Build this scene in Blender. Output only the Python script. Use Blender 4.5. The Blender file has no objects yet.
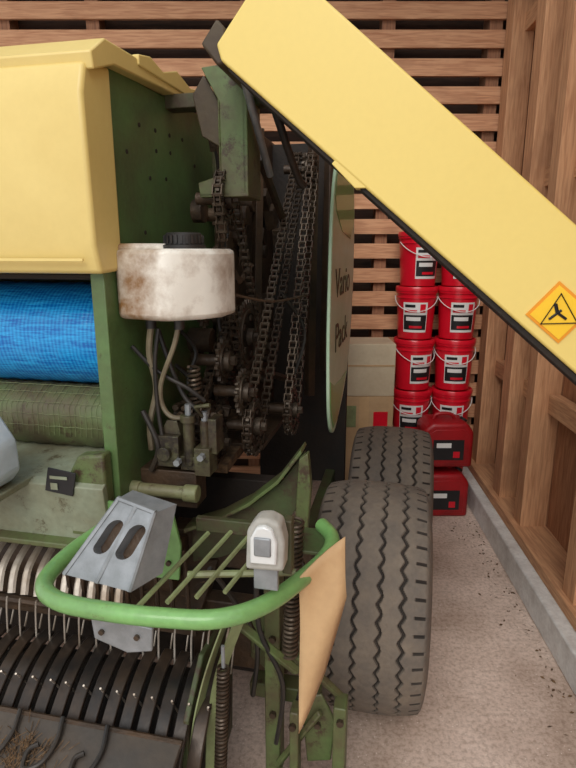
import bpy, math, random, bmesh
from mathutils import Vector, Matrix
random.seed(4)
YAW=math.radians(-12)
COL=bpy.context.scene.collection
# ---------------------------------------------------------------- materials
def newmat(name):
    m=bpy.data.materials.new(name); m.use_nodes=True
    nt=m.node_tree; b=nt.nodes['Principled BSDF']
    return m,nt,b
def rgb(r,g,b):
    f=lambda x:((x/255+0.055)/1.055)**2.4 if x/255>0.04045 else x/255/12.92
    return (f(r),f(g),f(b),1)
def paint(name,col,dirt=None,amt=0.45,rough=0.5,metal=0.0,scale=4.0,bump=0.1,soft=0.12,fine=60,stretch=(1,1,1),coat=0,var=.22,splash=None,grad=None):
    m,nt,b=newmat(name); N=nt.nodes; L=nt.links
    tc=N.new('ShaderNodeTexCoord'); mp=N.new('ShaderNodeMapping'); mp.inputs['Scale'].default_value=stretch
    L.new(tc.outputs['Object'],mp.inputs[0])
    n1=N.new('ShaderNodeTexNoise'); n1.inputs['Scale'].default_value=scale; n1.inputs['Detail'].default_value=8; n1.inputs['Roughness'].default_value=.65
    L.new(mp.outputs[0],n1.inputs['Vector'])
    src=n1.outputs['Fac']
    if grad:   # extra dirt towards one end of the part: (axis,from,to,gain)
        sx=N.new('ShaderNodeSeparateXYZ'); L.new(tc.outputs['Object'],sx.inputs[0])
        g=N.new('ShaderNodeMapRange'); g.inputs[1].default_value=grad[1]; g.inputs[2].default_value=grad[2]; g.inputs[3].default_value=0; g.inputs[4].default_value=grad[3]
        L.new(sx.outputs[grad[0]],g.inputs[0]); ad=N.new('ShaderNodeMath'); L.new(src,ad.inputs[0]); L.new(g.outputs[0],ad.inputs[1]); src=ad.outputs[0]
    r=N.new('ShaderNodeValToRGB'); r.color_ramp.elements[0].position=max(0,1-amt-soft-.12); r.color_ramp.elements[1].position=min(1,1-amt+soft)
    L.new(src,r.inputs[0])
    mx=N.new('ShaderNodeMixRGB'); mx.inputs[1].default_value=col; mx.inputs[2].default_value=dirt if dirt else tuple(c*.75 for c in col[:3])+(1,)
    L.new(r.outputs[0],mx.inputs[0]); out=mx.outputs[0]
    n2=N.new('ShaderNodeTexNoise'); n2.inputs['Scale'].default_value=fine; n2.inputs['Detail'].default_value=4
    L.new(mp.outputs[0],n2.inputs['Vector'])
    if splash:
        n3=N.new('ShaderNodeTexNoise'); n3.inputs['Scale'].default_value=13; n3.inputs['Detail'].default_value=10; n3.inputs['Roughness'].default_value=.8
        L.new(tc.outputs['Object'],n3.inputs['Vector'])
        r3=N.new('ShaderNodeValToRGB'); r3.color_ramp.elements[0].position=splash[1]; r3.color_ramp.elements[1].position=splash[1]+.09
        L.new(n3.outputs['Fac'],r3.inputs[0]); m4=N.new('ShaderNodeMixRGB'); m4.inputs[2].default_value=splash[0]
        L.new(r3.outputs[0],m4.inputs[0]); L.new(out,m4.inputs[1]); out=m4.outputs[0]
    mr=N.new('ShaderNodeMapRange'); mr.inputs[3].default_value=1-var; mr.inputs[4].default_value=1+var*.8
    L.new(n2.outputs['Fac'],mr.inputs[0])
    m2=N.new('ShaderNodeMixRGB'); m2.blend_type='MULTIPLY'; m2.inputs[0].default_value=1
    L.new(out,m2.inputs[1]); L.new(mr.outputs[0],m2.inputs[2])
    L.new(m2.outputs[0],b.inputs['Base Color'])
    b.inputs['Roughness'].default_value=rough; b.inputs['Metallic'].default_value=metal
    if coat: b.inputs['Coat Weight'].default_value=coat
    if bump:
        bp=N.new('ShaderNodeBump'); bp.inputs['Strength'].default_value=bump; bp.inputs['Distance'].default_value=.01
        L.new(n2.outputs['Fac'],bp.inputs['Height']); L.new(bp.outputs[0],b.inputs['Normal'])
    return m
def wood(name,c1,c2,stretch,dark=(.10,.05,.03,1),scale=6):
    m,nt,b=newmat(name); N=nt.nodes; L=nt.links
    tc=N.new('ShaderNodeTexCoord'); mp=N.new('ShaderNodeMapping'); mp.inputs['Scale'].default_value=stretch
    L.new(tc.outputs['Object'],mp.inputs[0])
    n1=N.new('ShaderNodeTexNoise'); n1.inputs['Scale'].default_value=scale; n1.inputs['Detail'].default_value=9; n1.inputs['Distortion'].default_value=.6
    L.new(mp.outputs[0],n1.inputs['Vector'])
    r=N.new('ShaderNodeValToRGB'); e=r.color_ramp.elements; e[0].position=.3; e[0].color=c2; e[1].position=.62; e[1].color=c1
    L.new(n1.outputs['Fac'],r.inputs[0])
    n2=N.new('ShaderNodeTexNoise'); n2.inputs['Scale'].default_value=3; n2.inputs['Detail'].default_value=3
    L.new(tc.outputs['Object'],n2.inputs['Vector'])
    r2=N.new('ShaderNodeValToRGB'); r2.color_ramp.elements[0].position=.55; r2.color_ramp.elements[1].position=.8
    L.new(n2.outputs['Fac'],r2.inputs[0])
    mx=N.new('ShaderNodeMixRGB'); mx.inputs[2].default_value=dark; 
    ml=N.new('ShaderNodeMath'); ml.operation='MULTIPLY'; ml.inputs[1].default_value=.6; L.new(r2.outputs[0],ml.inputs[0])
    L.new(ml.outputs[0],mx.inputs[0]); L.new(r.outputs[0],mx.inputs[1]); L.new(mx.outputs[0],b.inputs['Base Color'])
    b.inputs['Roughness'].default_value=.75
    bp=N.new('ShaderNodeBump'); bp.inputs['Strength'].default_value=.2; bp.inputs['Distance'].default_value=.01
    L.new(n1.outputs['Fac'],bp.inputs['Height']); L.new(bp.outputs[0],b.inputs['Normal'])
    return m
MUD=rgb(68,52,38)
GREEN=paint('green_paint',rgb(92,126,72),rgb(82,94,58),.46,.42,splash=(MUD,.60))
GREEN_D=paint('green_paint_dirty',rgb(72,98,54),rgb(70,60,42),.52,.6,splash=(MUD,.50))
GREEN_B=paint('green_paint_bright',rgb(122,174,100),rgb(104,138,84),.42,.35,coat=.3,splash=(rgb(98,92,64),.60))
GREEN_M=paint('green_paint_weathered',rgb(94,124,68),rgb(86,78,54),.52,.5,splash=(MUD,.53))
GREEN_P=paint('green_paint_pale',rgb(146,166,114),rgb(112,108,78),.48,.5,splash=(MUD,.58))
GREYGR=paint('green_grey_panel',rgb(148,160,138),rgb(112,108,84),.48,.55,splash=(rgb(84,76,54),.56))
YELLOW=paint('yellow_paint',rgb(232,207,116),rgb(225,198,106),.3,.38,bump=0,scale=2,coat=.2,var=.03)
YELLOW_H=paint('yellow_hood_paint',rgb(228,204,128),rgb(214,188,112),.4,.38,bump=0,scale=2,var=.03,splash=(rgb(190,162,98),.68))
DARK=paint('oily_black_steel_and_shade',rgb(50,43,37),rgb(84,64,46),.47,.5,.2,bump=.3,scale=8)  # oily steel parts, plus the painted shade inside the chock slots
DARK2=paint('oily_brown_and_shade',rgb(29,25,22),rgb(50,39,29),.42,.8,bump=.3)  # oily parts, plus painted shade under the hood and behind the feeder
RUST=paint('rusty_dusty_steel',rgb(98,78,56),rgb(54,42,32),.5,.6,.2,scale=14,bump=.4)
BRNPL=paint('brown_stained_plate',rgb(84,74,50),rgb(62,46,34),.5,.6)
CHAIN=paint('chain_steel',rgb(108,95,80),rgb(62,49,38),.5,.38,.55)
GEARM=paint('sprocket_steel',rgb(102,90,76),rgb(54,43,34),.5,.42,.4,scale=12)
STEEL=paint('galvanised_steel',rgb(162,166,170),rgb(134,138,140),.5,.45,.4,scale=30,bump=.05,var=.12)
STEEL_W=paint('polished_tine_steel',rgb(204,196,184),rgb(140,120,98),.44,.35,.4)
RUB=paint('tyre_rubber',rgb(98,91,84),rgb(124,112,98),.45,.85,scale=9,bump=.3)
RUBG=paint('tyre_groove_shade',rgb(46,41,37),rgb(62,53,46),.45,.9,scale=9,bump=.1)  # darker copy of the tyre rubber, paints shade into the tread grooves
RUBD=paint('hose_rubber',rgb(32,32,32),rgb(64,54,44),.35,.5)
RIM=paint('rim_steel',rgb(150,150,140),rgb(110,95,75),.4,.5)
PLAST=paint('white_tank_plastic',rgb(236,232,220),rgb(134,98,60),.31,.35,scale=9,bump=.05,soft=.12,grad=(0,-.58,-.72,.28),var=.05,splash=(rgb(186,162,122),.70))
HOSEC=paint('clear_hose',rgb(140,130,106),rgb(78,66,50),.45,.4)
TAN=paint('tan_rubber_sheet',rgb(202,168,124),rgb(186,150,108),.4,.7,bump=.1,var=.08)
RED=paint('red_plastic',rgb(222,24,46),rgb(200,18,38),.35,.3,bump=0,coat=.2,var=.04)
REDD=paint('red_jerrycan_plastic',rgb(176,20,30),rgb(130,18,22),.45,.4,bump=0,var=.06)
WHITE=paint('label_white',rgb(232,232,228),rgb(210,210,206),.3,.5,bump=0,var=.05)
BLACK=paint('label_black',rgb(24,24,26),rgb(34,34,36),.3,.5,bump=0)
ORANGE=paint('label_orange',rgb(232,150,20),rgb(222,144,20),.3,.45,bump=0,var=.05)
YLAB=paint('label_yellow',rgb(246,198,36),rgb(240,190,36),.3,.45,bump=0,var=.05)
CARD=paint('cardboard',rgb(196,164,124),rgb(176,144,106),.4,.8,var=.08)
CONC=paint('curb_concrete',rgb(226,226,222),rgb(196,192,186),.4,.9,scale=10,bump=.3)
DEBRIS=paint('dry_chaff',rgb(130,100,68),rgb(78,60,42),.5,.9,scale=40,bump=.5)
LENS=paint('lamp_lens',rgb(220,222,220),rgb(198,200,198),.3,.12,bump=.0,coat=.6,var=.04)
HOUS=paint('lamp_housing',rgb(190,190,184),rgb(150,146,136),.4,.5)
W_SLAT=wood('slat_wood',rgb(218,166,126),rgb(184,128,92),(1,14,14),rgb(130,88,62))
W_STUD=wood('stud_wood',rgb(212,162,120),rgb(178,126,88),(14,14,1),rgb(136,92,64))
W_GIRT=wood('girt_wood',rgb(210,162,120),rgb(176,126,90),(14,1,14),rgb(134,92,64))
W_CLAD=wood('cladding_wood',rgb(176,124,88),rgb(140,92,62),(10,10,1),rgb(102,68,46))
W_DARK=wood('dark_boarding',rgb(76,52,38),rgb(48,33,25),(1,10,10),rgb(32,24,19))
def floor_mat():
    m,nt,b=newmat('floor_concrete'); N=nt.nodes; L=nt.links
    tc=N.new('ShaderNodeTexCoord')
    n1=N.new('ShaderNodeTexNoise'); n1.inputs['Scale'].default_value=2.2; n1.inputs['Detail'].default_value=7
    n2=N.new('ShaderNodeTexNoise'); n2.inputs['Scale'].default_value=60; n2.inputs['Detail'].default_value=6; n2.inputs['Roughness'].default_value=.7
    v=N.new('ShaderNodeTexVoronoi'); v.inputs['Scale'].default_value=45
    for n in(n1,n2,v): L.new(tc.outputs['Object'],n.inputs['Vector'])
    r=N.new('ShaderNodeValToRGB'); e=r.color_ramp.elements; e[0].position=.38; e[0].color=rgb(186,164,148); e[1].position=.62; e[1].color=rgb(226,206,192)
    L.new(n1.outputs['Fac'],r.inputs[0])
    r2=N.new('ShaderNodeValToRGB'); e=r2.color_ramp.elements; e[0].position=.36; e[0].color=(.56,.51,.46,1); e[1].position=.56; e[1].color=(1.05,1.05,1.05,1)
    L.new(n2.outputs['Fac'],r2.inputs[0])
    mx=N.new('ShaderNodeMixRGB'); mx.blend_type='MULTIPLY'; mx.inputs[0].default_value=.7
    L.new(r.outputs[0],mx.inputs[1]); L.new(r2.outputs[0],mx.inputs[2])
    r3=N.new('ShaderNodeValToRGB'); e=r3.color_ramp.elements; e[0].position=.06; e[0].color=(1,1,1,1); e[1].position=.11; e[1].color=(0,0,0,1)
    L.new(v.outputs['Distance'],r3.inputs[0])
    m3=N.new('ShaderNodeMixRGB'); m3.inputs[2].default_value=rgb(242,232,222); L.new(r3.outputs[0],m3.inputs[0]); L.new(mx.outputs[0],m3.inputs[1])
    L.new(m3.outputs[0],b.inputs['Base Color']); b.inputs['Roughness'].default_value=.9
    bp=N.new('ShaderNodeBump'); bp.inputs['Strength'].default_value=.25; bp.inputs['Distance'].default_value=.01
    L.new(n2.outputs['Fac'],bp.inputs['Height']); L.new(bp.outputs[0],b.inputs['Normal'])
    return m
def net_mat():
    m,nt,b=newmat('blue_net_wrap'); N=nt.nodes; L=nt.links
    tc=N.new('ShaderNodeTexCoord'); 
    mp=N.new('ShaderNodeMapping'); mp.inputs['Scale'].default_value=(10,120,120); L.new(tc.outputs['Object'],mp.inputs[0])
    w=N.new('ShaderNodeTexNoise'); w.inputs['Scale'].default_value=1.2; w.inputs['Detail'].default_value=6; w.inputs['Distortion'].default_value=1; L.new(mp.outputs[0],w.inputs['Vector'])
    w2=N.new('ShaderNodeTexWave'); w2.inputs['Scale'].default_value=26; w2.inputs['Distortion'].default_value=2.0; w2.bands_direction='X'; L.new(tc.outputs['Object'],w2.inputs['Vector'])
    ad=N.new('ShaderNodeMath'); ad.operation='MULTIPLY_ADD'; ad.inputs[1].default_value=.16; L.new(w2.outputs['Fac'],ad.inputs[0]); L.new(w.outputs['Fac'],ad.inputs[2])
    r=N.new('ShaderNodeValToRGB'); e=r.color_ramp.elements; e[0].position=.40; e[0].color=rgb(2,96,178); e[1].position=.82; e[1].color=rgb(44,170,232)
    L.new(ad.outputs[0],r.inputs[0]); L.new(r.outputs[0],b.inputs['Base Color']); b.inputs['Roughness'].default_value=.22
    bp=N.new('ShaderNodeBump'); bp.inputs['Strength'].default_value=.2; bp.inputs['Distance'].default_value=.01
    L.new(ad.outputs[0],bp.inputs['Height']); L.new(bp.outputs[0],b.inputs['Normal'])
    return m
FLOOR=floor_mat(); NET=net_mat()
# ---------------------------------------------------------------- mesh builder
def cr(pts,k,cyc=False):
    P=[Vector(p) for p in pts]; n=len(P); out=[]
    rng=n if cyc else n-1
    for i in range(rng):
        if cyc: a,b,c,d=P[i-1],P[i],P[(i+1)%n],P[(i+2)%n]
        else: a,b,c,d=P[max(i-1,0)],P[i],P[i+1],P[min(i+2,n-1)]
        for j in range(k):
            t=j/k; out.append(.5*((2*b)+(c-a)*t+(2*a-5*b+4*c-d)*t*t+(3*b-a-3*c+d)*t**3))
    if not cyc: out.append(P[-1])
    return out
AX={'u':Vector((1,0,0)),'s':Vector((0,1,0)),'z':Vector((0,0,1))}
class MB:
    def __init__(s): s.v=[]; s.f=[]
    def _add(s,v,f):
        o=len(s.v); s.v+= [tuple(x) for x in v]; s.f+=[tuple(i+o for i in q) for q in f]; return s
    def box(s,c,size,R=None):
        c=Vector(c); v=[]
        for x in(-.5,.5):
            for y in(-.5,.5):
                for z in(-.5,.5):
                    p=Vector((x*size[0],y*size[1],z*size[2])); 
                    if R: p=R@p
                    v.append(c+p)
        return s._add(v,[(0,1,3,2),(4,6,7,5),(0,4,5,1),(2,3,7,6),(0,2,6,4),(1,5,7,3)])
    def bx(s,a,b):
        return s.box([(a[i]+b[i])/2 for i in range(3)],[abs(b[i]-a[i]) for i in range(3)])
    def prism(s,pts,ax,lo,hi):
        n=len(pts); v=[]
        for h in(lo,hi):
            for p in pts:
                v.append({'u':(h,p[0],p[1]),'s':(p[0],h,p[1]),'z':(p[0],p[1],h)}[ax])
        f=[tuple(range(n)),tuple(range(2*n-1,n-1,-1))]+[(i,(i+1)%n,n+(i+1)%n,n+i) for i in range(n)]
        return s._add(v,f)
    def hexa(s,p):
        return s._add(p,[(0,1,2,3),(7,6,5,4),(0,4,5,1),(1,5,6,2),(2,6,7,3),(3,7,4,0)])
    def band(s,pts,wv,th):
        P=[Vector(p) for p in pts]; W=Vector(wv); m=len(P); v=[]; f=[]
        for i in range(m):
            t=(P[min(i+1,m-1)]-P[max(i-1,0)]).normalized(); nn=t.cross(W).normalized()*th/2
            v+=[P[i]-W-nn,P[i]+W-nn,P[i]+W+nn,P[i]-W+nn]
        for i in range(m-1):
            for j in range(4): f.append((i*4+j,i*4+(j+1)%4,i*4+4+(j+1)%4,i*4+4+j))
        f+=[(0,1,2,3),(m*4-1,m*4-2,m*4-3,m*4-4)]
        return s._add(v,f)
    def tube(s,pts,r,n=8,k=1,cyc=False,flat=None):
        P=cr(pts,k,cyc) if k>1 else [Vector(p) for p in pts]
        m=len(P); v=[]; f=[]; nrm=None
        for i in range(m):
            if cyc: t=(P[(i+1)%m]-P[i-1])
            else: t=(P[min(i+1,m-1)]-P[max(i-1,0)])
            t.normalize()
            if nrm is None:
                a=Vector((0,0,1)) if abs(t.z)<.9 else Vector((1,0,0)); nrm=t.cross(a).normalized()
            else: nrm=(nrm-t*nrm.dot(t)).normalized()
            bi=t.cross(nrm)
            for j in range(n):
                a=2*math.pi*j/n; v.append(P[i]+nrm*math.cos(a)*r+bi*math.sin(a)*r*(flat or 1))
        for i in range(m if cyc else m-1):
            for j in range(n):
                i2=(i+1)%m; f.append((i*n+j,i*n+(j+1)%n,i2*n+(j+1)%n,i2*n+j))
        if not cyc: f.append(tuple(range(n-1,-1,-1))); f.append(tuple((m-1)*n+j for j in range(n)))
        return s._add(v,f)
    def lathe(s,c,ax,prof,n=32):
        c=Vector(c); A=AX[ax] if isinstance(ax,str) else Vector(ax).normalized()
        B=A.orthogonal().normalized(); D=A.cross(B); v=[]; f=[]; m=len(prof)
        for r,h in prof:
            for j in range(n):
                a=2*math.pi*j/n; v.append(c+A*h+B*math.cos(a)*max(r,1e-4)+D*math.sin(a)*max(r,1e-4))
        for i in range(m-1):
            for j in range(n): f.append((i*n+j,i*n+(j+1)%n,(i+1)*n+(j+1)%n,(i+1)*n+j))
        f.append(tuple(range(n-1,-1,-1))); f.append(tuple((m-1)*n+j for j in range(n)))
        return s._add(v,f)
    def cyl(s,c,ax,r,h,n=24): return s.lathe(c,ax,[(r,-h/2),(r,h/2)],n)
    def helix(s,a,b,R,r,turns,n=6):
        a=Vector(a);b=Vector(b);A=(b-a);Ln=A.length;A.normalize();B=A.orthogonal().normalized();D=A.cross(B)
        N=int(turns*14); P=[a+A*(Ln*i/N)+(B*math.cos(i/14*2*math.pi)+D*math.sin(i/14*2*math.pi))*R for i in range(N+1)]
        return s.tube(P,r,n)
    def skew(s,k=.065,y0=1.9):
        s.v=[(x+k*(y-y0),y,z) for x,y,z in s.v]; return s
    def obj(s,name,mat,parent=None,bevel=0,rot=False,smooth=True,seg=2,loc=None):
        me=bpy.data.meshes.new(name); me.from_pydata(s.v,[],s.f); me.validate(); 
        bm=bmesh.new(); bm.from_mesh(me); bmesh.ops.recalc_face_normals(bm,faces=bm.faces); bm.to_mesh(me); bm.free()
        if smooth: me.shade_smooth(); me.set_sharp_from_angle(angle=math.radians(35))
        me.materials.append(mat)
        o=bpy.data.objects.new(name,me); COL.objects.link(o)
        if parent: o.parent=parent
        elif rot: o.rotation_euler=(0,0,YAW)
        if loc: o.location=loc
        if bevel:
            md=o.modifiers.new('bevel','BEVEL'); md.width=bevel; md.segments=seg; md.limit_method='ANGLE'
        return o
def empty(name,rot=False,loc=(0,0,0)):
    e=bpy.data.objects.new(name,None); COL.objects.link(e); e.location=loc; e.empty_display_size=.1
    if rot: e.rotation_euler=(0,0,YAW)
    return e
def text(body,size,mat,parent,loc,rot,ext=.0008,name='lettering',sx=1):
    cu=bpy.data.curves.new(name,'FONT'); cu.body=body; cu.size=size; cu.extrude=ext; cu.align_x='CENTER'; cu.align_y='CENTER'
    t=bpy.data.objects.new(name,cu); COL.objects.link(t)
    dg=bpy.context.evaluated_depsgraph_get(); me=bpy.data.meshes.new_from_object(t.evaluated_get(dg))
    bpy.data.objects.remove(t)
    o=bpy.data.objects.new(name,me); COL.objects.link(o); me.materials.clear(); me.materials.append(mat)
    o.parent=parent; o.location=loc; o.rotation_euler=rot; o.scale=(sx,1,1); return o
# ================================================================ BARN (world coords)
MB().bx((-6,-6,-.1),(4,4.1,0)).obj('floor',FLOOR,smooth=False)
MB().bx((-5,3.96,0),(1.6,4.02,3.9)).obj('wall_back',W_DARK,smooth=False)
b=MB(); z=.02
while z<3.8:
    b.bx((-4.9,3.80,z),(1.42,3.825,z+.092+.008*random.random())); z+=.158
b.obj('trim_1',W_SLAT,smooth=False)
b=MB()
for x in(-2.6,-1.75,-1.2,-.25,.62,1.28): b.bx((x-.04,3.83,0),(x+.04,3.955,3.8))
b.obj('trim_2',wood('back_stud_wood',rgb(160,114,84),rgb(126,86,62),(14,14,1)),smooth=False)
b=MB(); y=-.6
while y<3.95:
    w=.145; b.bx((1.335+random.random()*.006,y,.2),(1.36,y+w-.006,3.9)); y+=w
b.skew().obj('wall_right',W_CLAD,smooth=False)
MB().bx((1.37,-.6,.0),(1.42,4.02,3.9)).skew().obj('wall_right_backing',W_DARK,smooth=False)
b=MB()
for yc,w,l in((3.16,.13,.14),(2.78,.10,.14),(2.10,.11,.15),(1.35,.11,.14),(.6,.11,.14)):
    b.bx((1.335-l,yc-w/2,.2),(1.335,yc+w/2,3.85))
b.bx((1.2,3.64,.2),(1.33,3.78,3.85))
b.skew().obj('trim_3',W_STUD,bevel=.003,smooth=False)
b=MB()
for z0 in(.84,1.98,2.9): b.bx((1.275,-.6,z0),(1.333,3.7,z0+.10))
b.bx((1.16,-.6,.15),(1.34,3.78,.205))
b.skew().obj('trim_4',W_GIRT,bevel=.003,smooth=False)
MB().bx((1.10,-.6,0),(1.42,3.96,.148)).skew().obj('baseboard_right',CONC,bevel=.008)
MB().bx((-5,2.5,3.9),(1.6,4.05,3.95)).obj('ceiling',W_DARK,smooth=False)
# dry leaves and chaff swept along the curb
b=MB()
for k in range(150):
    y=random.uniform(1.2,3.2); x=1.085+.065*(y-1.9)-abs(random.gauss(0,.06)); a=random.uniform(0,6.28); l=random.uniform(.004,.013)
    c,s_=math.cos(a)*l,math.sin(a)*l
    b._add([(x-c,y-s_,.002),(x+s_*.4,y-c*.4,.006),(x+c,y+s_,.003),(x-s_*.4,y+c*.4,.002)],[(0,1,2,3)])
b.obj('floor_chaff',DEBRIS,smooth=False)
# ================================================================ BUCKETS
def bucket(x,y,z,rz):
    e=empty('plastic_bucket',loc=(x,y,z)); e.rotation_euler=(0,0,rz); e.scale=(1.06,1.06,1.055)
    H=.316
    MB().lathe((0,0,0),'z',[(.098,0),(.103,.004),(.116,H-.07),(.121,H-.068),(.121,H-.062),(.1175,H-.06),(.118,H-.042),(.124,H-.04),(.124,H-.03),(.120,H-.028)],40).obj('body',RED,e)
    MB().lathe((0,0,0),'z',[(.122,H-.03),(.127,H-.026),(.127,H-.008),(.123,H),(.116,H),(.112,H-.008),(0,H-.008)],40).obj('lid',RED,e)
    def patch(a0,a1,z0,z1,mat,off,nm):
        b=MB(); n=14; v=[]; f=[]
        for i in range(n+1):
            a=a0+(a1-a0)*i/n
            for zz in(z0,z1):
                r=.103+(zz-.004)/(H-.074)*.013+off
                v.append((r*math.cos(a),r*math.sin(a),zz))
        for i in range(n): f.append((2*i,2*i+2,2*i+3,2*i+1))
        b._add(v,f); b.obj(nm,mat,e)
    m=-math.pi/2
    patch(m-.66,m+.66,.045,.225,WHITE,.0012,'label')
    patch(m-.62,m+.62,.060,.150,BLACK,.002,'label_picture')
    patch(m-.30,m+.40,.070,.085,RED,.0026,'label_stripe')
    patch(m-.48,m+.30,.115,.138,WHITE,.0026,'label_title')
    patch(m-.55,m+.0,.195,.212,BLACK,.002,'label_text')
    patch(m-.55,m+.1,.165,.180,RED,.002,'label_subtitle')
    patch(m+.25,m+.55,.165,.215,RED,.002,'label_mark')
    P=[(.124*math.cos(a)*1.02,-.124*math.sin(a)*1.03,H-.06-.085*math.sin(a)) for a in[math.pi*i/16 for i in range(17)]]
    MB().tube(P,.0025,6).obj('handle',WHITE,e)
    return e
for i in range(5): bucket(.828+.005*random.uniform(-1,1),3.625,.088+.336*i,random.uniform(-.4,.35))
for i in range(5): bucket(1.10,3.625+.004*random.uniform(-1,1),(.16 if i==0 else .088)+.336*i if False else .15+.336*i-.062,random.uniform(-.4,.3))
b=MB()
for k in range(4): b.bx((.71+.12*k,3.50,.064),(.80+.12*k,3.76,.086))
for yy in(3.50,3.69): b.bx((.71,yy,0),(1.17,yy+.07,.064))
b.obj('wooden_pallet',W_GIRT,smooth=False)
def jerry(x,y,z):
    e=empty('jerrycan',loc=(x,y,z))
    MB().prism([(-.155,0),(.155,0),(.155,.23),(.11,.29),(-.10,.29),(-.155,.25)],'s',-.11,.11).obj('body',REDD,e,bevel=.022,seg=3)
    MB().prism([(-.125,.03),(.125,.03),(.125,.21),(.09,.25),(-.08,.25),(-.125,.22)],'s',-.114,-.105).obj('front_panel',REDD,e,bevel=.003)
    MB().tube([(-.075,0,.28),(-.055,0,.318),(.03,0,.318),(.065,0,.28)],.012,8,4).obj('handle',REDD,e)
    MB().cyl((.112,0,.278),(.5,0,.8),.024,.03).obj('cap',BLACK,e)
    MB().box((0,-.115,.12),(.19,.004,.13)).obj('label',BLACK,e); MB().box((-.03,-.118,.15),(.09,.003,.03)).obj('label_title',WHITE,e)
    MB().box((.05,-.118,.09),(.04,.003,.04)).obj('label_mark',RED,e)
jerry(.985,3.35,0); jerry(.99,3.35,.334)
e=empty('cardboard_box',loc=(.48,3.5,0))
MB().bx((-.17,-.13,0),(.185,.15,.76)).obj('carton',CARD,e,bevel=.004)
MB().bx((-.03,-.133,.3),(.03,-.13,.76)).obj('tape',TAN,e)
MB().bx((.06,-.134,.50),(.15,-.13,.66)).obj('print',RED,e)
MB().bx((-.15,-.134,.56),(-.05,-.13,.70)).obj('print_panel',GREEN_P,e)
e=empty('cardboard_box.001',loc=(.48,3.5,.762))
MB().bx((-.16,-.13,0),(.185,.15,.33)).obj('carton',paint('pale_carton',rgb(206,192,164),rgb(186,168,140),.4,.8,var=.08),e,bevel=.004)
MB().bx((-.16,-.133,.19),(.185,-.13,.20)).obj('flap_line',CARD,e)
# ================================================================ BALER (machine frame)
B=empty('round_baler',rot=True)
def P(b,name,mat,bevel=.003,**k): return b.obj(name,mat,B,bevel=bevel,**k)
# hood
P(MB().prism([(1.235,1.595),(1.21,1.66),(1.205,1.99),(1.225,2.055),(1.34,2.075),(1.34,1.60)],'u',-1.9,-.718),'hood_front',YELLOW_H,.010,seg=3)
P(MB().prism([(1.235,2.04),(1.225,2.075),(1.29,2.12),(1.95,2.15),(1.95,2.115),(1.33,2.075)],'u',-1.9,-.70),'hood_top',YELLOW_H,.004)
P(MB().prism([(1.45,2.11),(1.45,2.135),(1.52,2.15),(1.60,2.135),(1.70,2.165),(1.80,2.145),(1.93,2.165),(1.93,2.12)],'u',-.715,-.695),'hood_edge_trim',YELLOW_H,.003)
P(MB().bx((-1.9,1.206,1.625),(-.75,1.212,1.632)),'hood_crease',YELLOW_H,.001)
# side sheet with flange
sheet=[(1.27,.96),(1.27,2.06),(1.32,2.08),(2.10,2.11),(2.10,1.45),(1.95,1.22),(1.8,1.05),(1.70,.84),(1.5,.80),(1.3,.88)]
P(MB().prism(sheet,'u',-.745,-.73),'side_sheet',GREEN)
P(MB().bx((-.768,1.262,.90),(-.73,1.275,1.60)),'sheet_flange',GREEN)
P(MB().bx((-.735,2.085,1.25),(-.715,2.10,2.10)),'sheet_rear_edge',GREEN_M)
b=MB()
for (s_,z_) in [(1.5,1.98),(1.6,1.985),(1.7,1.99),(1.8,1.995),(1.55,1.85),(1.66,1.86),(1.9,1.93),(1.5,1.7),(1.92,1.8),(1.95,1.7),(1.42,1.9),(1.6,1.93),(1.7,1.94),(1.8,1.6),(1.95,1.55)]:
    b.cyl((-.73,s_,z_),'u',.006,.004,10)
P(b,'sheet_bolt_holes',DARK2,0)
P(MB().bx((-1.9,1.95,.80),(-.76,3.4,2.1)),'bale_chamber',DARK2)
P(MB().bx((-1.9,1.72,.10),(-.40,1.78,.88)),'feeder_shade_backdrop',DARK2)  # dark sheet added behind the feeder, stands in for the shaded recess
P(MB().bx((-.76,2.11,.8),(-.66,3.3,2.15)),'chamber_side_beam',DARK)
P(MB().bx((-.74,2.75,.45),(-.28,2.8,2.14)),'rear_frame_plate',DARK2)
# net compartment
P(MB().bx((-1.9,1.70,1.1),(-.75,1.72,2.05)),'net_box_back',GREEN_D)
P(MB().bx((-1.9,1.30,1.578),(-.75,1.70,1.592)),'net_gap_shadow_plate',DARK2)  # dark plate added as the shadow in the gap above the net roll
prof=[(.05,-.59),(.145,-.59)]
for i in range(60): prof.append((.150+.0012*math.sin(i*1.9),-.585+1.165*i/59))
prof+=[(.145,.585),(.05,.585)]
MB().lathe((-1.345,1.50,1.41),'u',prof,56).obj('net_wrap_roll',NET,rot=True)
P(MB().cyl((-1.36,1.50,1.41),'u',.045,1.2),'net_roll_core',DARK)
gr=[(.08,-.6)]+[(.092+(.004 if i%2 else 0),-.59+1.18*i/40) for i in range(41)]+[(.08,.6)]
P(MB().lathe((-1.38,1.44,1.17),'u',gr,36),'net_feed_roller',GREEN_M,0)
b=MB()
def drum(u,a,r=.0975): return (u,1.44-r*math.cos(a),1.17+r*math.sin(a))
for k in range(34):
    u=-1.35+k*.017
    b.tube([drum(u,1.5),drum(u+.008,1.0),drum(u,.5),drum(u+.008,0),drum(u,-.4)],.0007,4)
for a in(1.3,.95,.6,.25,-.1): b.tube([drum(-1.35+.03*k,a+.03*(k%2)) for k in range(20)],.0007,4)
P(b,'net_threads',GREEN_P,0)
P(MB().prism([(1.22,1.06),(1.52,1.10),(1.52,1.085),(1.22,1.045)],'u',-1.9,-.80),'front_ledge',GREYGR)
P(MB().prism([(1.20,1.05),(1.22,1.06),(1.25,.90),(1.24,.87),(1.22,.87)],'u',-1.9,-.745),'front_beam',GREYGR)
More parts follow.
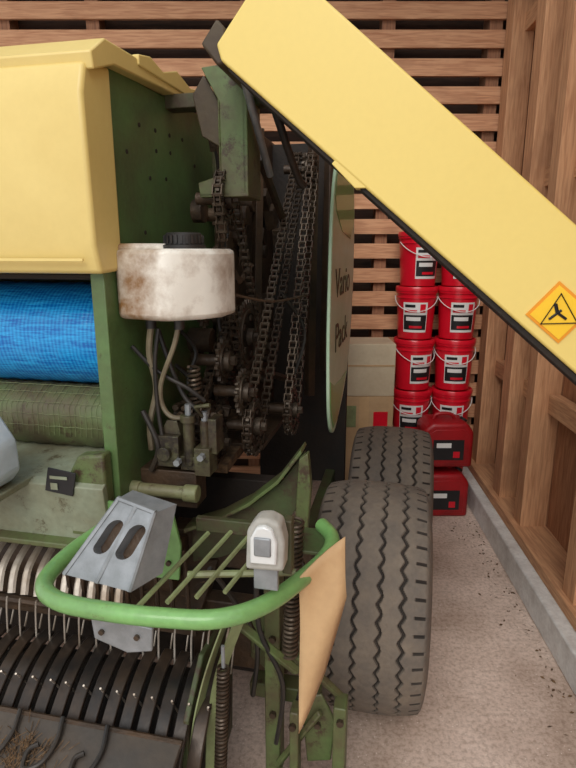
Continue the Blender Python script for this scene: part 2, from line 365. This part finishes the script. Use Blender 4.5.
P(MB().prism([(1.19,.885),(1.25,.90),(1.60,.93),(1.6,.88),(1.25,.86),(1.19,.87)],'u',-1.9,-.73),'lower_shelf',GREEN_M)
P(MB().prism([(-.86,.90),(-.745,.90),(-.745,1.14),(-.82,1.13),(-.86,1.06)],'s',1.215,1.26),'corner_post',GREEN_M,.008)
P(MB().prism([(-.91,1.035),(-.83,1.025),(-.815,1.09),(-.895,1.10)],'s',1.196,1.201),'data_plate',BLACK,.001)
P(MB().box((-.865,1.194,1.075),(.05,.002,.008)).box((-.88,1.194,1.05),(.02,.002,.018)),'data_plate_text',GREYGR,0)
Jg=empty('plastic_jug',rot=True)
PB=paint('pale_blue_plastic',rgb(200,212,220),rgb(172,186,194),.4,.4,var=.06)
MB().prism([(-1.14,1.065),(-.985,1.065),(-.958,1.10),(-.960,1.18),(-.985,1.22),(-1.01,1.26),(-1.10,1.26),(-1.14,1.21)],'s',1.06,1.18).obj('body',PB,Jg,bevel=.012,seg=3)
MB().cyl((-1.05,1.12,1.27),'z',.022,.03).obj('cap',PB,Jg)
P(MB().bx((-1.2,1.05,1.045),(-.96,1.22,1.062)),'jug_shelf',GREYGR)
# top bracket and hinge parts
b=MB(); b.prism([(-.585,2.14),(-.465,2.15),(-.455,1.95),(-.46,1.81),(-.60,1.80),(-.605,1.84),(-.535,1.86),(-.535,2.05)],'s',1.60,1.615)
b.bx((-.47,1.60,1.81),(-.455,1.74,2.15)); b.bx((-.60,1.60,1.80),(-.455,1.74,1.812)); b.bx((-.54,1.60,1.86),(-.535,1.72,2.10))
P(b,'hinge_bracket',GREEN_M)
P(MB().prism([(-.625,2.08),(-.59,2.13),(-.54,2.05),(-.53,1.93),(-.60,1.97)],'s',1.63,1.64),'brown_guard_plate',BRNPL)
P(MB().bx((-.75,1.68,2.06),(-.35,1.74,2.10)),'top_cross_tube',GREEN_D)
P(MB().tube([(-.44,1.5,2.10),(-.44,1.8,1.88)],.012),'gas_strut',STEEL)
P(MB().tube([(-.38,1.45,2.10),(-.34,1.7,1.88),(-.32,1.75,1.84)],.012,8,3),'hinge_rod',RUBD)
P(MB().prism([(-.50,2.12),(-.46,2.17),(-.44,2.15),(-.43,2.08),(-.46,2.07)],'s',1.37,1.60),'hinge_block',BRNPL,.006)
# ---- raised side cover
cov=[(-.445,2.075),(-.455,2.11),(-.33,2.262),(-.30,2.262),(.76,1.355),(.77,1.33),(.655,1.19),(.62,1.18)]
P(MB().prism(cov,'s',1.35,1.66),'raised_side_cover',YELLOW,.006,seg=3)
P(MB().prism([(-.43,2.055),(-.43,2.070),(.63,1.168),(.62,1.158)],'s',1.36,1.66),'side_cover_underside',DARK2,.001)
P(MB().prism([(-.17,1.86),(-.09,1.79),(-.13,1.79),(-.185,1.845)],'s',1.352,1.40),'side_cover_lip',YELLOW,.002)
sx,sz=.335,1.515
S_=empty('warning_sticker',rot=True)
def sq(r,a0): return [(sx+r*math.cos(a0+math.pi/2*k),sz+r*math.sin(a0+math.pi/2*k)) for k in range(4)]
a0=math.radians(5)
MB().prism(sq(.070,a0),'s',1.3470,1.3495).obj('border',ORANGE,S_)
MB().prism(sq(.061,a0),'s',1.3455,1.3468).obj('field',YLAB,S_)
b=MB(); tri=[(sx-.036,sz-.026),(sx+.040,sz-.022),(sx+.0,sz+.042)]
T3=[Vector((p[0],1.3445,p[1])) for p in tri]; b.tube(T3,.0026,4,1,True)
b.tube([(sx-.01,1.3445,sz+.02),(sx-.004,1.3445,sz)],.004,5); b.tube([(sx-.004,1.3445,sz),(sx+.016,1.3445,sz-.014)],.003,5); b.tube([(sx-.02,1.3445,sz-.015),(sx+.004,1.3445,sz+.006)],.003,5)
b.obj('pictogram',BLACK,S_)
# ---- rear side panel (pale green, seen almost edge-on)
PANM=paint('pale_green_panel',rgb(186,208,182),rgb(154,188,150),.4,.4,scale=3,bump=0,var=.05)
PANG=paint('panel_green_band',rgb(92,160,80),rgb(84,146,74),.4,.35,bump=0,var=.05,coat=.3)
out=[(1.86,1.42),(1.87,1.22),(1.90,1.08),(1.98,.985),(2.12,.985),(2.45,1.12),(2.62,1.4),(2.64,1.7),(2.55,1.93),(2.25,1.98),(2.03,1.965),(1.90,1.80)]
o3=[(p.x,p.y) for p in cr([(a,c,0) for a,c in out],4,True)]
P(MB().prism(o3,'u',-.262,-.25),'rear_side_panel',PANM,.003)
P(MB().prism([(1.98,1.93),(2.05,1.96),(2.25,1.97),(2.52,1.92),(2.60,1.78),(2.45,1.70),(2.15,1.72),(1.97,1.78),(1.93,1.83)],'u',-.2495,-.248),'rear_panel_green_band',PANG,0)
P(MB().prism([(1.90,1.10),(1.99,1.0),(2.12,1.0),(2.42,1.13),(2.2,1.14),(2.0,1.16),(1.89,1.2)],'u',-.2495,-.248),'rear_panel_lower_band',PANG,0)
text('Vario',.15,GREEN_D,B,(-.2485,2.22,1.53),(math.pi/2,0,math.pi/2),sx=1.5)
text('Pack',.15,GREEN_D,B,(-.2485,2.20,1.33),(math.pi/2,0,math.pi/2),sx=1.5)
# ---- sprockets / chains
def gear(c,r,teeth,th,hub=.03):
    b=MB(); pts=[]
    for k in range(teeth*4):
        a=2*math.pi*k/(teeth*4); rr=r+(.009 if k%4 in(1,2) else -.005)
        pts.append((c[1]+rr*math.cos(a),c[2]+rr*math.sin(a)))
    b.prism(pts,'u',c[0]-th/2,c[0]+th/2)
    b.cyl((c[0]+th,c[1],c[2]),'u',hub,th*3); b.cyl((c[0]+th*2.5,c[1],c[2]),'u',hub*.5,th*3,6)
    b.lathe((c[0]+th*.5,c[1],c[2]),'u',[(r*.80,0),(r*.80,th*.5),(r*.70,th*.5),(r*.70,0)],28)
    for k in range(5):
        a=2*math.pi*k/5; b.cyl((c[0]+th*.6,c[1]+r*.55*math.cos(a),c[2]+r*.55*math.sin(a)),'u',r*.10,th*.8,10)
    return b
def belt(c1,r1,c2,r2):
    a=Vector(c1);bb=Vector(c2);d=bb-a;D=d.length;base=math.atan2(d.y,d.x);al=math.acos((r1-r2)/D)
    pts=[]
    for i in range(13):
        t=base+al+(2*math.pi-2*al)*i/12; pts.append((a.x+r1*math.cos(t),a.y+r1*math.sin(t)))
    for i in range(13):
        t=base-al+(2*al)*i/12; pts.append((bb.x+r2*math.cos(t),bb.y+r2*math.sin(t)))
    return pts
def chain(b,pts,u,pitch=.025):
    P_=[Vector(p) for p in pts]+[Vector(pts[0])]; seg=[(P_[i+1]-P_[i]).length for i in range(len(P_)-1)]; Lt=sum(seg); n=int(Lt/pitch)//2*2
    for k in range(n):
        d=Lt*k/n; i=0
        while d>seg[i] and i<len(seg)-1: d-=seg[i]; i+=1
        t=(P_[i+1]-P_[i]).normalized(); p=P_[i]+t*d; a=math.atan2(t.y,t.x)
        w=.026 if k%2 else .017
        R=Matrix.Rotation(a,3,'X')
        for sg in(-1,1): b.box((u+sg*w/2,p.x,p.y),(.003,pitch*1.1,.017),R)
        b.cyl((u,p.x+t.x*pitch/2,p.y+t.y*pitch/2),'u',.006,.032,6)
G=[((-.47,1.68,1.09),.085,20),((-.44,2.42,1.98),.055,14),((-.535,1.64,1.80),.07,18),((-.535,1.84,1.36),.12,28),((-.575,1.50,1.17),.055,14),((-.41,2.0,1.06),.085,20),((-.60,1.60,1.48),.05,14),((-.53,1.56,1.33),.06,16),((-.49,1.62,1.22),.065,18),((-.575,1.62,1.05),.08,20)]
for i,(c,r,t) in enumerate(G): P(gear(c,r,t,.010),'sprocket_%d'%(i+1),GEARM,0)
b=MB()
chain(b,belt((1.68,1.09),.09,(2.42,1.98),.06),-.47)
chain(b,belt((1.64,1.80),.075,(1.84,1.36),.125),-.535)
chain(b,belt((2.0,1.06),.09,(2.42,1.98),.06),-.41)
chain(b,belt((1.50,1.17),.06,(1.84,1.36),.10),-.575)
P(b,'drive_chains',CHAIN,0)
b=MB()
for c,r,t in G: b.cyl((c[0]-.04,c[1],c[2]),'u',.018,.10)
P(b,'sprocket_shafts',DARK,0)
b=MB()
b.tube([(-.64,1.95,2.1),(-.62,1.80,1.5)],.02,4); b.tube([(-.58,2.2,2.1),(-.58,2.1,1.2)],.022,4)
b.tube([(-.42,2.5,2.1),(-.42,2.45,1.0)],.025,4); b.tube([(-.36,2.62,2.12),(-.36,2.55,1.1)],.03,4); b.tube([(-.5,1.9,1.95),(-.48,2.2,1.75)],.016,6)
b.tube([(-.60,1.72,1.66),(-.56,1.85,1.55),(-.55,1.95,1.60)],.014,4); b.tube([(-.54,1.95,1.22),(-.46,2.3,1.10)],.016,4)
b.prism([(2.0,1.5),(2.1,1.0),(2.5,.9),(2.6,1.4),(2.3,1.9)],'u',-.64,-.63)
b.prism([(1.78,1.62),(1.84,1.70),(1.95,1.62),(1.90,1.20),(1.82,1.15)],'u',-.60,-.592)
b.bx((-.66,1.75,.98),(-.46,2.3,1.00))
P(b,'chain_case_frames',DARK,.002)
b=MB()
for k in range(46):
    c=(random.uniform(-.70,-.59),random.uniform(1.75,2.6),random.uniform(.95,2.05))
    b.box(c,(random.uniform(.02,.05),random.uniform(.02,.08),random.uniform(.02,.10)),Matrix.Rotation(random.uniform(-1,1),3,'X'))
for k in range(28):
    s0=random.uniform(1.70,2.5);z0=random.uniform(1.0,1.9);u0=random.uniform(-.7,-.6)
    b.cyl((u0,s0,z0),'u',random.uniform(.015,.04),random.uniform(.03,.08),12)
P(b,'bearing_housings',RUST,.002)
b=MB()
for k in range(30):
    c=(random.uniform(-.68,-.56),random.uniform(1.48,1.72),random.uniform(.96,1.20))
    b.box(c,(random.uniform(.01,.05),random.uniform(.01,.05),random.uniform(.01,.04)),Matrix.Rotation(random.uniform(-.6,.6),3,'Y'))
for k in range(16): b.cyl((random.uniform(-.66,-.55),1.47,random.uniform(.98,1.25)),'s',random.uniform(.006,.016),.03,6)
P(b,'gearbox_fasteners',RUST,.002)
b=MB()
b.tube([(-.6,1.75,1.95),(-.58,1.78,1.7),(-.60,1.72,1.5),(-.57,1.7,1.25)],.006,6,5)
b.tube([(-.45,2.0,1.5),(-.38,2.1,1.35),(-.40,2.0,1.2)],.006,6,5)
b.tube([(-.66,1.55,1.42),(-.60,1.52,1.36),(-.62,1.50,1.27),(-.56,1.48,1.18)],.006,6,5)
b.tube([(-.70,1.60,1.30),(-.62,1.56,1.24),(-.60,1.52,1.12)],.007,6,5)
P(b,'hydraulic_lines',RUBD,0)
P(MB().helix((-.585,1.46,1.33),(-.585,1.46,1.21),.016,.0045,9),'tension_spring',CHAIN,0)
b=MB(); b.tube([(-.47,1.50,1.53),(-.40,1.65,1.50),(-.34,1.9,1.50)],.004,6,4); P(b,'light_cable',DARK,0)
P(MB().prism([(1.6,.98),(2.2,1.02),(2.2,1.0),(1.6,.95)],'u',-.73,-.54),'chaff_ledge',DEBRIS,0)
# ---- tank
T=empty('fluid_reservoir_tank',rot=True)
MB().prism([(-.728,1.31),(-.60,1.280),(-.575,1.283),(-.500,1.345),(-.467,1.41),(-.467,1.50),(-.52,1.56),(-.728,1.56)],'z',1.478,1.655).obj('body',PLAST,T,bevel=.014,seg=2)
MB().prism([(-.727,1.32),(-.66,1.308),(-.60,1.36),(-.60,1.5),(-.727,1.5)],'z',1.645,1.668).obj('shoulder',PLAST,T,bevel=.01)
b=MB(); pr=[(.056,1.65),(.056,1.664),(.048,1.666),(.048,1.690),(.042,1.695),(0,1.695)]
b.lathe((-.570,1.39,0),'z',pr,30)
for k in range(24):
    a=k*math.pi/12; b.box((-.570+.049*math.cos(a),1.39+.049*math.sin(a),1.678),(.006,.006,.020),Matrix.Rotation(a,3,'Z'))
b.obj('cap',RUBD,T)
MB().bx((-.735,1.40,1.468),(-.56,1.54,1.478)).obj('shelf_bracket',GREEN_D,T,bevel=.002)
MB().cyl((-.66,1.36,1.465),'z',.014,.03).cyl((-.58,1.36,1.465),'z',.014,.03).obj('outlet_fittings',RUBD,T)
P(MB().tube([(-.66,1.36,1.46),(-.675,1.37,1.38),(-.67,1.39,1.28),(-.69,1.38,1.18),(-.69,1.38,1.10)],.009,8,6),'hose_clear',HOSEC,0)
P(MB().tube([(-.585,1.36,1.45),(-.60,1.36,1.40),(-.645,1.37,1.30),(-.65,1.38,1.235),(-.62,1.38,1.20),(-.57,1.40,1.20)],.007,8,6),'hose_return',HOSEC,0)
P(MB().tube([(-.66,1.40,1.44),(-.63,1.41,1.33),(-.60,1.42,1.25),(-.56,1.42,1.21)],.007,8,6).tube([(-.72,1.36,1.40),(-.66,1.38,1.33),(-.58,1.40,1.28),(-.54,1.42,1.24)],.006,8,6).tube([(-.70,1.36,1.22),(-.66,1.36,1.12),(-.69,1.37,1.04)],.008,8,5).tube([(-.64,1.36,1.45),(-.655,1.36,1.36),(-.66,1.37,1.24),(-.65,1.37,1.14)],.006,8,5),'hose_black',RUBD,0)
VALV=paint('oily_valve_casting',rgb(96,98,68),rgb(62,50,38),.5,.45,.1,scale=14,splash=(rgb(38,31,25),.50))
b=MB(); b.bx((-.665,1.36,1.06),(-.60,1.44,1.15)); b.cyl((-.575,1.38,1.13),'z',.016,.13); b.cyl((-.575,1.38,1.20),'z',.022,.02); b.bx((-.555,1.36,1.04),(-.51,1.42,1.12)); b.cyl((-.53,1.385,1.15),'z',.013,.09); b.cyl((-.64,1.355,1.10),'s',.02,.02)
b.bx((-.60,1.37,1.05),(-.55,1.42,1.09)); b.tube([(-.53,1.385,1.2),(-.545,1.36,1.24),(-.50,1.35,1.25)],.006)
b.prism([(-.66,1.15),(-.64,1.19),(-.61,1.19),(-.60,1.15)],'s',1.38,1.43); b.bx((-.52,1.38,1.10),(-.495,1.44,1.20))
P(b,'pump_valve_block',VALV,.004)
b=MB(); b.cyl((-.60,1.35,1.08),'s',.010,.02,6).cyl((-.53,1.35,1.10),'s',.010,.02,6).cyl((-.575,1.38,1.225),'z',.009,.03,8).cyl((-.53,1.385,1.205),'z',.009,.03,8)
P(b,'valve_fittings',STEEL,0)
b=MB(); b.cyl((-.64,1.33,1.0),'u',.018,.14).cyl((-.555,1.33,1.0),'u',.024,.04).cyl((-.72,1.33,1.0),'u',.022,.03); P(b,'actuator_rod',GREEN_P,.003)
P(MB().bx((-.73,1.38,.93),(-.56,1.46,1.04)),'valve_mount',DARK,.003)
# ---- curved green side frame
arc=[(-.63,.80),(-.53,.84),(-.43,.90),(-.34,.98),(-.27,1.08),(-.26,.95),(-.33,.84),(-.43,.76),(-.53,.71),(-.63,.68)]
P(MB().prism(arc,'s',1.50,1.52),'curved_frame',GREEN_D,.002)
P(MB().prism([(-.64,.80),(-.53,.85),(-.43,.91),(-.34,.99),(-.27,1.09),(-.275,1.10),(-.345,1.0),(-.435,.92),(-.53,.86),(-.64,.815)],'s',1.46,1.54),'curved_frame_rim',GREEN_M,.002)
P(MB().prism([(-.275,1.08),(-.25,1.10),(-.24,1.0),(-.25,.85),(-.29,.83)],'s',1.44,1.47),'frame_gusset',GREEN_M,.003)
P(MB().bx((-.72,1.52,.66),(-.25,1.60,.78)),'lower_cross_beam',DARK,.004)
P(MB().prism([(-.785,.80),(-.555,.80),(-.545,.90),(-.565,1.0),(-.785,1.01)],'s',1.22,1.23),'chock_mount_plate',GREEN_B,.002)
b=MB()
for (u,z) in((-.585,.98),(-.58,.93),(-.58,.85),(-.74,.97)): b.cyl((u,1.216,z),'s',.007,.008,10)
P(b,'mount_bolts',DARK,0)
# ---- guard hoop
hp=[(-.70,1.36),(-.745,1.15),(-.755,1.02),(-.735,.93),(-.67,.885),(-.56,.875),(-.44,.88),(-.33,.90),(-.25,.965),(-.19,1.08),(-.155,1.18),(-.155,1.26),(-.19,1.32)]
P(MB().tube([(a,c,.95) for a,c in hp],.019,14,6),'guard_hoop',GREEN_B,0)
b=MB()
for k in range(4):
    o=.06*k
    b.tube([(-.52+o*.9,.93+o*.5,.925),(-.46+o*.9,1.20+o*.3,.96)],.006,6)
b.tube([(-.46,1.06,.93),(-.22,1.12,.93)],.008,6)
P(b,'guard_rods',GREEN_P,0)
P(MB().box((-.40,1.30,.93),(.26,.02,.04)).bx((-.24,1.20,.93),(-.16,1.32,.94)),'guard_rear_bar',GREEN_D)
# ---- chock
C_=empty('wheel_chock',rot=True)
A=[Vector(p) for p in((-.705,.945,.972),(-.530,.925,.964),(-.500,1.00,1.115),(-.605,1.03,1.125),(-.70,1.06,.972),(-.492,1.00,.968),(-.474,1.055,1.112),(-.597,1.085,1.122))]
cen=sum(A,Vector())/8; A=[cen+(p-cen)*.97+Vector((.002,0,-.004)) for p in A]
ch=MB().hexa(A).obj('ramp',STEEL,C_,smooth=False)
nf=((A[1]-A[0]).cross(A[3]-A[0])).normalized()
if nf.y>0: nf=-nf
upd=((A[3]+A[2])/2-(A[0]+A[1])/2).normalized(); sd=(A[1]-A[0]).normalized()
cut=MB(); ctr=(A[0]+A[1]+A[2]+A[3])/4
def slot(c0,h0,h1,r):
    v=[];n=20
    for h in(h0,h1):
        for j in range(n):
            a=2*math.pi*j/n; yy=math.sin(a)*r+(.022 if math.sin(a)>0 else -.022)
            v.append(c0+nf*h+sd*math.cos(a)*r+(upd+sd*.12).normalized()*yy)
    return v,[tuple(range(n)),tuple(range(2*n-1,n-1,-1))]+[(j,(j+1)%n,n+(j+1)%n,n+j) for j in range(n)]
fl=MB()
for du in(-.026,.031):
    c0=ctr+sd*du+upd*.010
    cut._add(*slot(c0,-.034,.04,.020)); fl._add(*slot(c0,-.036,-.030,.0205))
co=cut.obj('cut',DARK2,C_,smooth=False)
md=ch.modifiers.new('b','BOOLEAN'); md.object=co; md.operation='DIFFERENCE'; md.solver='EXACT'
bpy.context.view_layer.update()
me=bpy.data.meshes.new_from_object(ch.evaluated_get(bpy.context.evaluated_depsgraph_get()))
ch.modifiers.clear(); ch.data=me; bpy.data.objects.remove(co)
fl.obj('slot_shade',DARK,C_,smooth=False)  # dark slot bottoms, shade of the hollow chock put into the colour
md=ch.modifiers.new('bv','BEVEL'); md.width=.004; md.segments=3; md.limit_method='ANGLE'; md.angle_limit=math.radians(50)
b=MB()
for t in(.02,.5,.97):
    p=A[0].lerp(A[1],t); q_=A[3].lerp(A[2],t); b.tube([p,q_],.0055,6)
b.tube([A[3],A[2]],.006,6)
b.obj('ribs',STEEL,C_)
MB().prism([(-.615,.915),(-.475,.90),(-.48,.845),(-.535,.832),(-.61,.855)],'s',.905,.915).obj('base_flange',STEEL,C_,bevel=.003)
b=MB(); [b.cyl((u,.902,.876),'s',.006,.006,10) for u in(-.59,-.51)]; b.obj('flange_bolts',CHAIN,C_)
# ---- lamp
La=empty('marker_lamp',rot=True)
MB().prism([(-.288,1.035),(-.21,1.038),(-.208,1.10),(-.217,1.14),(-.24,1.150),(-.265,1.146),(-.284,1.12)],'s',.945,.99).obj('housing',HOUS,La,bevel=.008,seg=3)
MB().prism([(-.276,1.055),(-.222,1.057),(-.221,1.105),(-.230,1.130),(-.245,1.138),(-.262,1.133),(-.274,1.11)],'s',.935,.95).obj('lens',LENS,La,bevel=.004)
MB().bx((-.266,.931,1.075),(-.232,.937,1.115)).obj('reflector',STEEL,La,bevel=.003)
MB().bx((-.275,.96,.985),(-.225,.972,1.035)).obj('bracket',STEEL,La,bevel=.002)
MB().bx((-.225,1.0,1.00),(-.205,1.03,1.12)).obj('clamp',GREEN_D,La,bevel=.003)
# ---- tan sheet
b=MB(); n=12; v=[];f=[]
for i in range(n+1):
    t=i/n
    L_=Vector((-.200+.005*t,1.045,.965-.30*t-.09*t*t)); R_=Vector((-.106+.012*t-.055*max(0,(t-.5))*2,1.10,1.045-.27*t-.18*max(0,t-.5)))
    for j in range(6):
        w=j/5; p=L_.lerp(R_,w); p.y+=.016*math.sin(w*3.1+t*4)
        v.append(p)
for i in range(n):
    for j in range(5): f.append((i*6+j,i*6+j+1,(i+1)*6+j+1,(i+1)*6+j))
b._add(v,f); o=b.obj('rubber_mud_flap',TAN,rot=True); md=o.modifiers.new('s','SOLIDIFY'); md.thickness=.004
# ---- springs, levers, lower frame
P(MB().helix((-.235,1.2,1.02),(-.25,1.2,.64),.017,.0045,30),'lift_spring',CHAIN,0)
P(MB().helix((-.395,1.10,.66),(-.405,1.08,.36),.013,.004,28),'pickup_spring',CHAIN,0)
b=MB(); b.tube([(-.395,1.10,.66),(-.395,1.10,.72)],.005).tube([(-.405,1.08,.36),(-.41,1.07,.22)],.005); P(b,'spring_hooks',STEEL,0)
b=MB()
b.band(cr([(-.40,1.16,.76),(-.45,1.13,.60),(-.48,1.10,.42),(-.495,1.08,.12)],6),(.004,.022,0),.004)
b.band(cr([(-.36,1.16,.78),(-.42,1.15,.60),(-.44,1.12,.42),(-.445,1.10,.12)],6),(.012,.010,0),.004)
P(b,'pickup_side_straps',GREEN_P,0)
P(MB().prism([(1.08,.50),(1.20,.60),(1.35,.58),(1.45,.50),(1.42,.15),(1.2,.10),(1.04,.25)],'u',-.50,-.485),'pickup_end_plate',GREEN_D,.003)
b=MB()
b.bx((-.345,1.30,.12),(-.30,1.36,.85)); b.bx((-.42,1.40,.30),(-.20,1.46,.35)); b.bx((-.30,1.22,.16),(-.13,1.27,.20)); b.bx((-.14,1.24,.16),(-.105,1.30,.46)); b.bx((-.26,1.24,.16),(-.235,1.29,.42))
b.tube([(-.40,1.2,.72),(-.24,1.25,.55)],.016,4); b.tube([(-.24,1.25,.60),(-.12,1.3,.44)],.014,4); b.bx((-.29,1.30,.52),(-.21,1.33,.60)); b.tube([(-.30,1.28,.20),(-.18,1.28,.40)],.012,4)
b.prism([(-.40,.62),(-.30,.66),(-.28,.50),(-.33,.40),(-.41,.46)],'s',1.38,1.39)
b.prism([(-.24,.42),(-.18,.44),(-.14,.36),(-.15,.22),(-.22,.20)],'s',1.30,1.31)
P(b,'stand_frame',GREEN_M,.004)
b=MB()
for (u,s0,z0) in((-.32,1.295,.75),(-.32,1.295,.60),(-.32,1.295,.35),(-.25,1.235,.38),(-.12,1.235,.42),(-.25,1.295,.56),(-.36,1.375,.55),(-.19,1.295,.34)): b.cyl((u,s0,z0),'s',.010,.014,6)
P(b,'stand_bolts',CHAIN,0)
P(MB().bx((-.30,1.16,.10),(-.08,1.30,.115)),'foot_plate',CHAIN,.003)
b=MB(); b.tube([(-.33,1.18,.88),(-.33,1.2,.7),(-.28,1.25,.5),(-.30,1.25,.3)],.007,6,5).tube([(-.28,1.35,.9),(-.2,1.3,.7),(-.25,1.3,.4)],.006,6,5).tube([(-.46,1.2,.86),(-.42,1.25,.75),(-.36,1.28,.6),(-.38,1.3,.4)],.007,6,5); P(b,'pickup_hoses',RUBD,0)
P(MB().bx((-.60,1.40,.40),(-.30,1.46,.62)),'dark_linkage_plate',DARK,.004)
P(MB().cyl((-.32,1.86,.40),'u',.045,.5),'axle',DARK,0)
P(MB().bx((-.38,1.55,.36),(-.33,2.95,.52)),'tandem_beam',GREEN_D,.005)
# ---- rear feeder rotor
b=MB()
for k in range(17):
    u=-1.42+.042*k
    b.tube([(u,1.50,.86),(u+.006,1.42,.82),(u-.004,1.34,.79),(u,1.26,.75),(u+.008,1.22,.69)],.012,6,5,flat=.5)
P(b,'feeder_tines',STEEL_W,0)
P(MB().cyl((-1.3,1.46,.69),'u',.09,1.3),'feeder_rotor',DARK,0)
P(MB().prism([(1.31,.60),(1.52,.69),(1.52,.66),(1.31,.56)],'u',-1.9,-.55),'feed_plate',DARK,.002)
P(MB().tube([(-1.9,1.30,.61),(-.52,1.30,.605)],.014,8),'crop_roller_bar',DARK,0)
b=MB()
for k in range(9): b.tube([(-.92+.045*k,1.27,.86),(-.90+.045*k,1.24,.76),(-.91+.045*k,1.26,.66)],.009,6,4,flat=.6)
P(b,'crop_guide_fingers',DARK,0)
# ---- pickup
pc=(1.22,.31)
b=MB()
for k in range(18):
    u=-1.30+.049*k; P_=[]
    for j in range(17):
        a=math.radians(-10+j*7.2); rr=.225
        P_.append((u+.014*math.sin(j*.22),pc[0]-rr*math.cos(a),pc[1]+rr*math.sin(a)))
    b.band(P_,(.0175,0,0),.012)
PR=paint('stripper_band_black',rgb(46,43,41),rgb(84,68,54),.38,.3,.4,bump=.05,scale=7)
P(b,'pickup_stripper_bands',PR,.003)
P(MB().cyl((-1.2,pc[0],pc[1]),'u',.165,1.45),'pickup_drum',DARK2,0)
b=MB()
for (ang,ln,off) in((96,.175,0),(62,.10,.0),(118,.155,.0)):
    for k in range(18):
        u=-1.276+.049*k+off+random.uniform(-.004,.004); a=math.radians(ang)
        p0=Vector((u,pc[0]-.17*math.cos(a),pc[1]+.17*math.sin(a))); dv=Vector((0,-math.cos(a),math.sin(a)))
        b.tube([p0,p0+dv*ln*.7,p0+dv*ln+Vector((.010,-.008,0))],.0028,6,3)
P(b,'pickup_tines',STEEL_W,0)
b=MB()
for k in range(150):
    u=random.uniform(-1.15,-.56); s0=random.uniform(1.33,1.50); z0=.610+.09*(s0-1.31)/.21
    a=random.uniform(0,3.14); l=random.uniform(.008,.022)
    b.tube([(u,s0,z0+.004),(u+l*math.cos(a),s0+l*math.sin(a)*.5,z0+.006)],.0010,3)
P(b,'straw_bits',DEBRIS,0)
def gz(s): return .515-.36*(1.0-s)
P(MB().prism([(1.005,.505),(1.0,.517),(.66,gz(.66)+.002),(.66,gz(.66)-.01)],'u',-1.9,-.47),'wind_guard',paint('guard_plate',rgb(62,60,58),rgb(84,73,62),.45,.5),.003)
P(MB().tube([(-1.9,1.005,.512),(-.47,1.005,.512)],.009,8),'wind_guard_rod',DARK,0)
b=MB()
for u0 in(-.90,-.78,-.66):
    b.tube([(u0,1.0,.53),(u0+.012,.95,gz(.95)+.012),(u0+.0,.905,gz(.905)+.012),(u0-.035,.89,gz(.89)+.012),(u0-.045,.925,gz(.925)+.012),(u0-.028,.94,gz(.94)+.012)],.006,8,5)
P(b,'guard_hooks',RUBD,0)
b=MB()
for k in range(160):
    u=-.84+random.gauss(0,.04); s0=.91+random.gauss(0,.025); a=random.uniform(0,3.14); l=.025
    b.tube([(u,s0,gz(s0)+.006),(u+l*math.cos(a),s0+l*math.sin(a),gz(s0+l*math.sin(a))+.006+random.random()*.01)],.001,3)
P(b,'hay_tuft',DEBRIS,0)
# ---- tyres
def tyre(u,s,R,name):
    e=empty(name,rot=True); e.location=Matrix.Rotation(YAW,3,'Z')@Vector((u,s,R))
    hw=.178; nx=110; per=46; na=per*10
    xs=[-hw+2*hw*i/(nx-1) for i in range(nx)]
    side=[(hw+.008,R-.032),(hw+.016,R-.055),(hw+.022,R-.09),(hw+.022,R-.13),(hw+.008,R-.165),(hw-.01,R-.178)]
    cols=[(-x,r,False) for x,r in reversed(side)]+[(x,None,True) for x in xs]+[(x,r,False) for x,r in side]
    v=[];f=[];nc=len(cols); gr=[]
    for j in range(na):
        th=2*math.pi*j/na; ph=(j/10)%1; tri=abs(ph*2-1)*2-1
        for x,r,tr in cols:
            g=False
            if tr:
                rr=R-.020*(abs(x)/hw)**3
                for gx in(-.108,-.038,.038,.108):
                    if abs(x-gx-tri*.008)<.0045: rr-=.011; g=True
                if abs(x)>.145 and ph<.08 : rr-=.007; g=True
            else: rr=r
            gr.append(g)
            v.append((x,rr*math.cos(th),rr*math.sin(th)))
    mi=[]
    for j in range(na):
        j2=(j+1)%na
        for i in range(nc-1):
            q=(j*nc+i,j*nc+i+1,j2*nc+i+1,j2*nc+i); f.append(q); mi.append(1 if sum(gr[x] for x in q)>=2 else 0)
    me=bpy.data.meshes.new('tread'); me.from_pydata(v,[],f); me.materials.append(RUB); me.materials.append(RUBG)
    me.polygons.foreach_set('material_index',mi); me.shade_smooth(); me.set_sharp_from_angle(angle=math.radians(40))
    o=bpy.data.objects.new('tread_and_sidewalls',me); COL.objects.link(o); o.parent=e
    r0=R-.178
    MB().lathe((0,0,0),'u',[(r0,-.167),(r0-.015,-.16),(r0-.03,-.12),(r0-.03,.06),(r0-.05,.08),(.09,.07),(.08,.09),(.05,.10),(0,.10)],40).obj('rim',RIM,e)
    b=MB()
    for q_ in range(6):
        a=q_*math.pi/3; b.cyl((.085,.11*math.cos(a),.11*math.sin(a)),'u',.01,.03,6)
    b.obj('wheel_nuts',CHAIN,e)
tyre(-.075,1.885,.405,'implement_tyre')
tyre(-.035,2.72,.385,'implement_tyre.001')
# ================================================================ camera and light
cam=bpy.data.cameras.new('camera'); cam.sensor_fit='VERTICAL'; cam.sensor_height=36; cam.lens=26.02; cam.clip_start=.02
co=bpy.data.objects.new('camera',cam); COL.objects.link(co); co.location=(0,0,1.65); co.rotation_euler=(math.radians(76.5),0,0)
bpy.context.scene.camera=co
w=bpy.data.worlds.new('sky'); bpy.context.scene.world=w; w.use_nodes=True
bg=w.node_tree.nodes['Background']; bg.inputs[0].default_value=(.95,.97,1,1); bg.inputs[1].default_value=1.02
sl=bpy.data.lights.new('daylight_sun','SUN'); sl.energy=1.55; sl.angle=math.radians(35); sl.color=(1,.96,.91)
so=bpy.data.objects.new('daylight_sun',sl); COL.objects.link(so)
so.rotation_euler=Vector((.22,1,-.85)).to_track_quat('-Z','Y').to_euler()
bpy.context.scene.view_settings.view_transform='Standard'
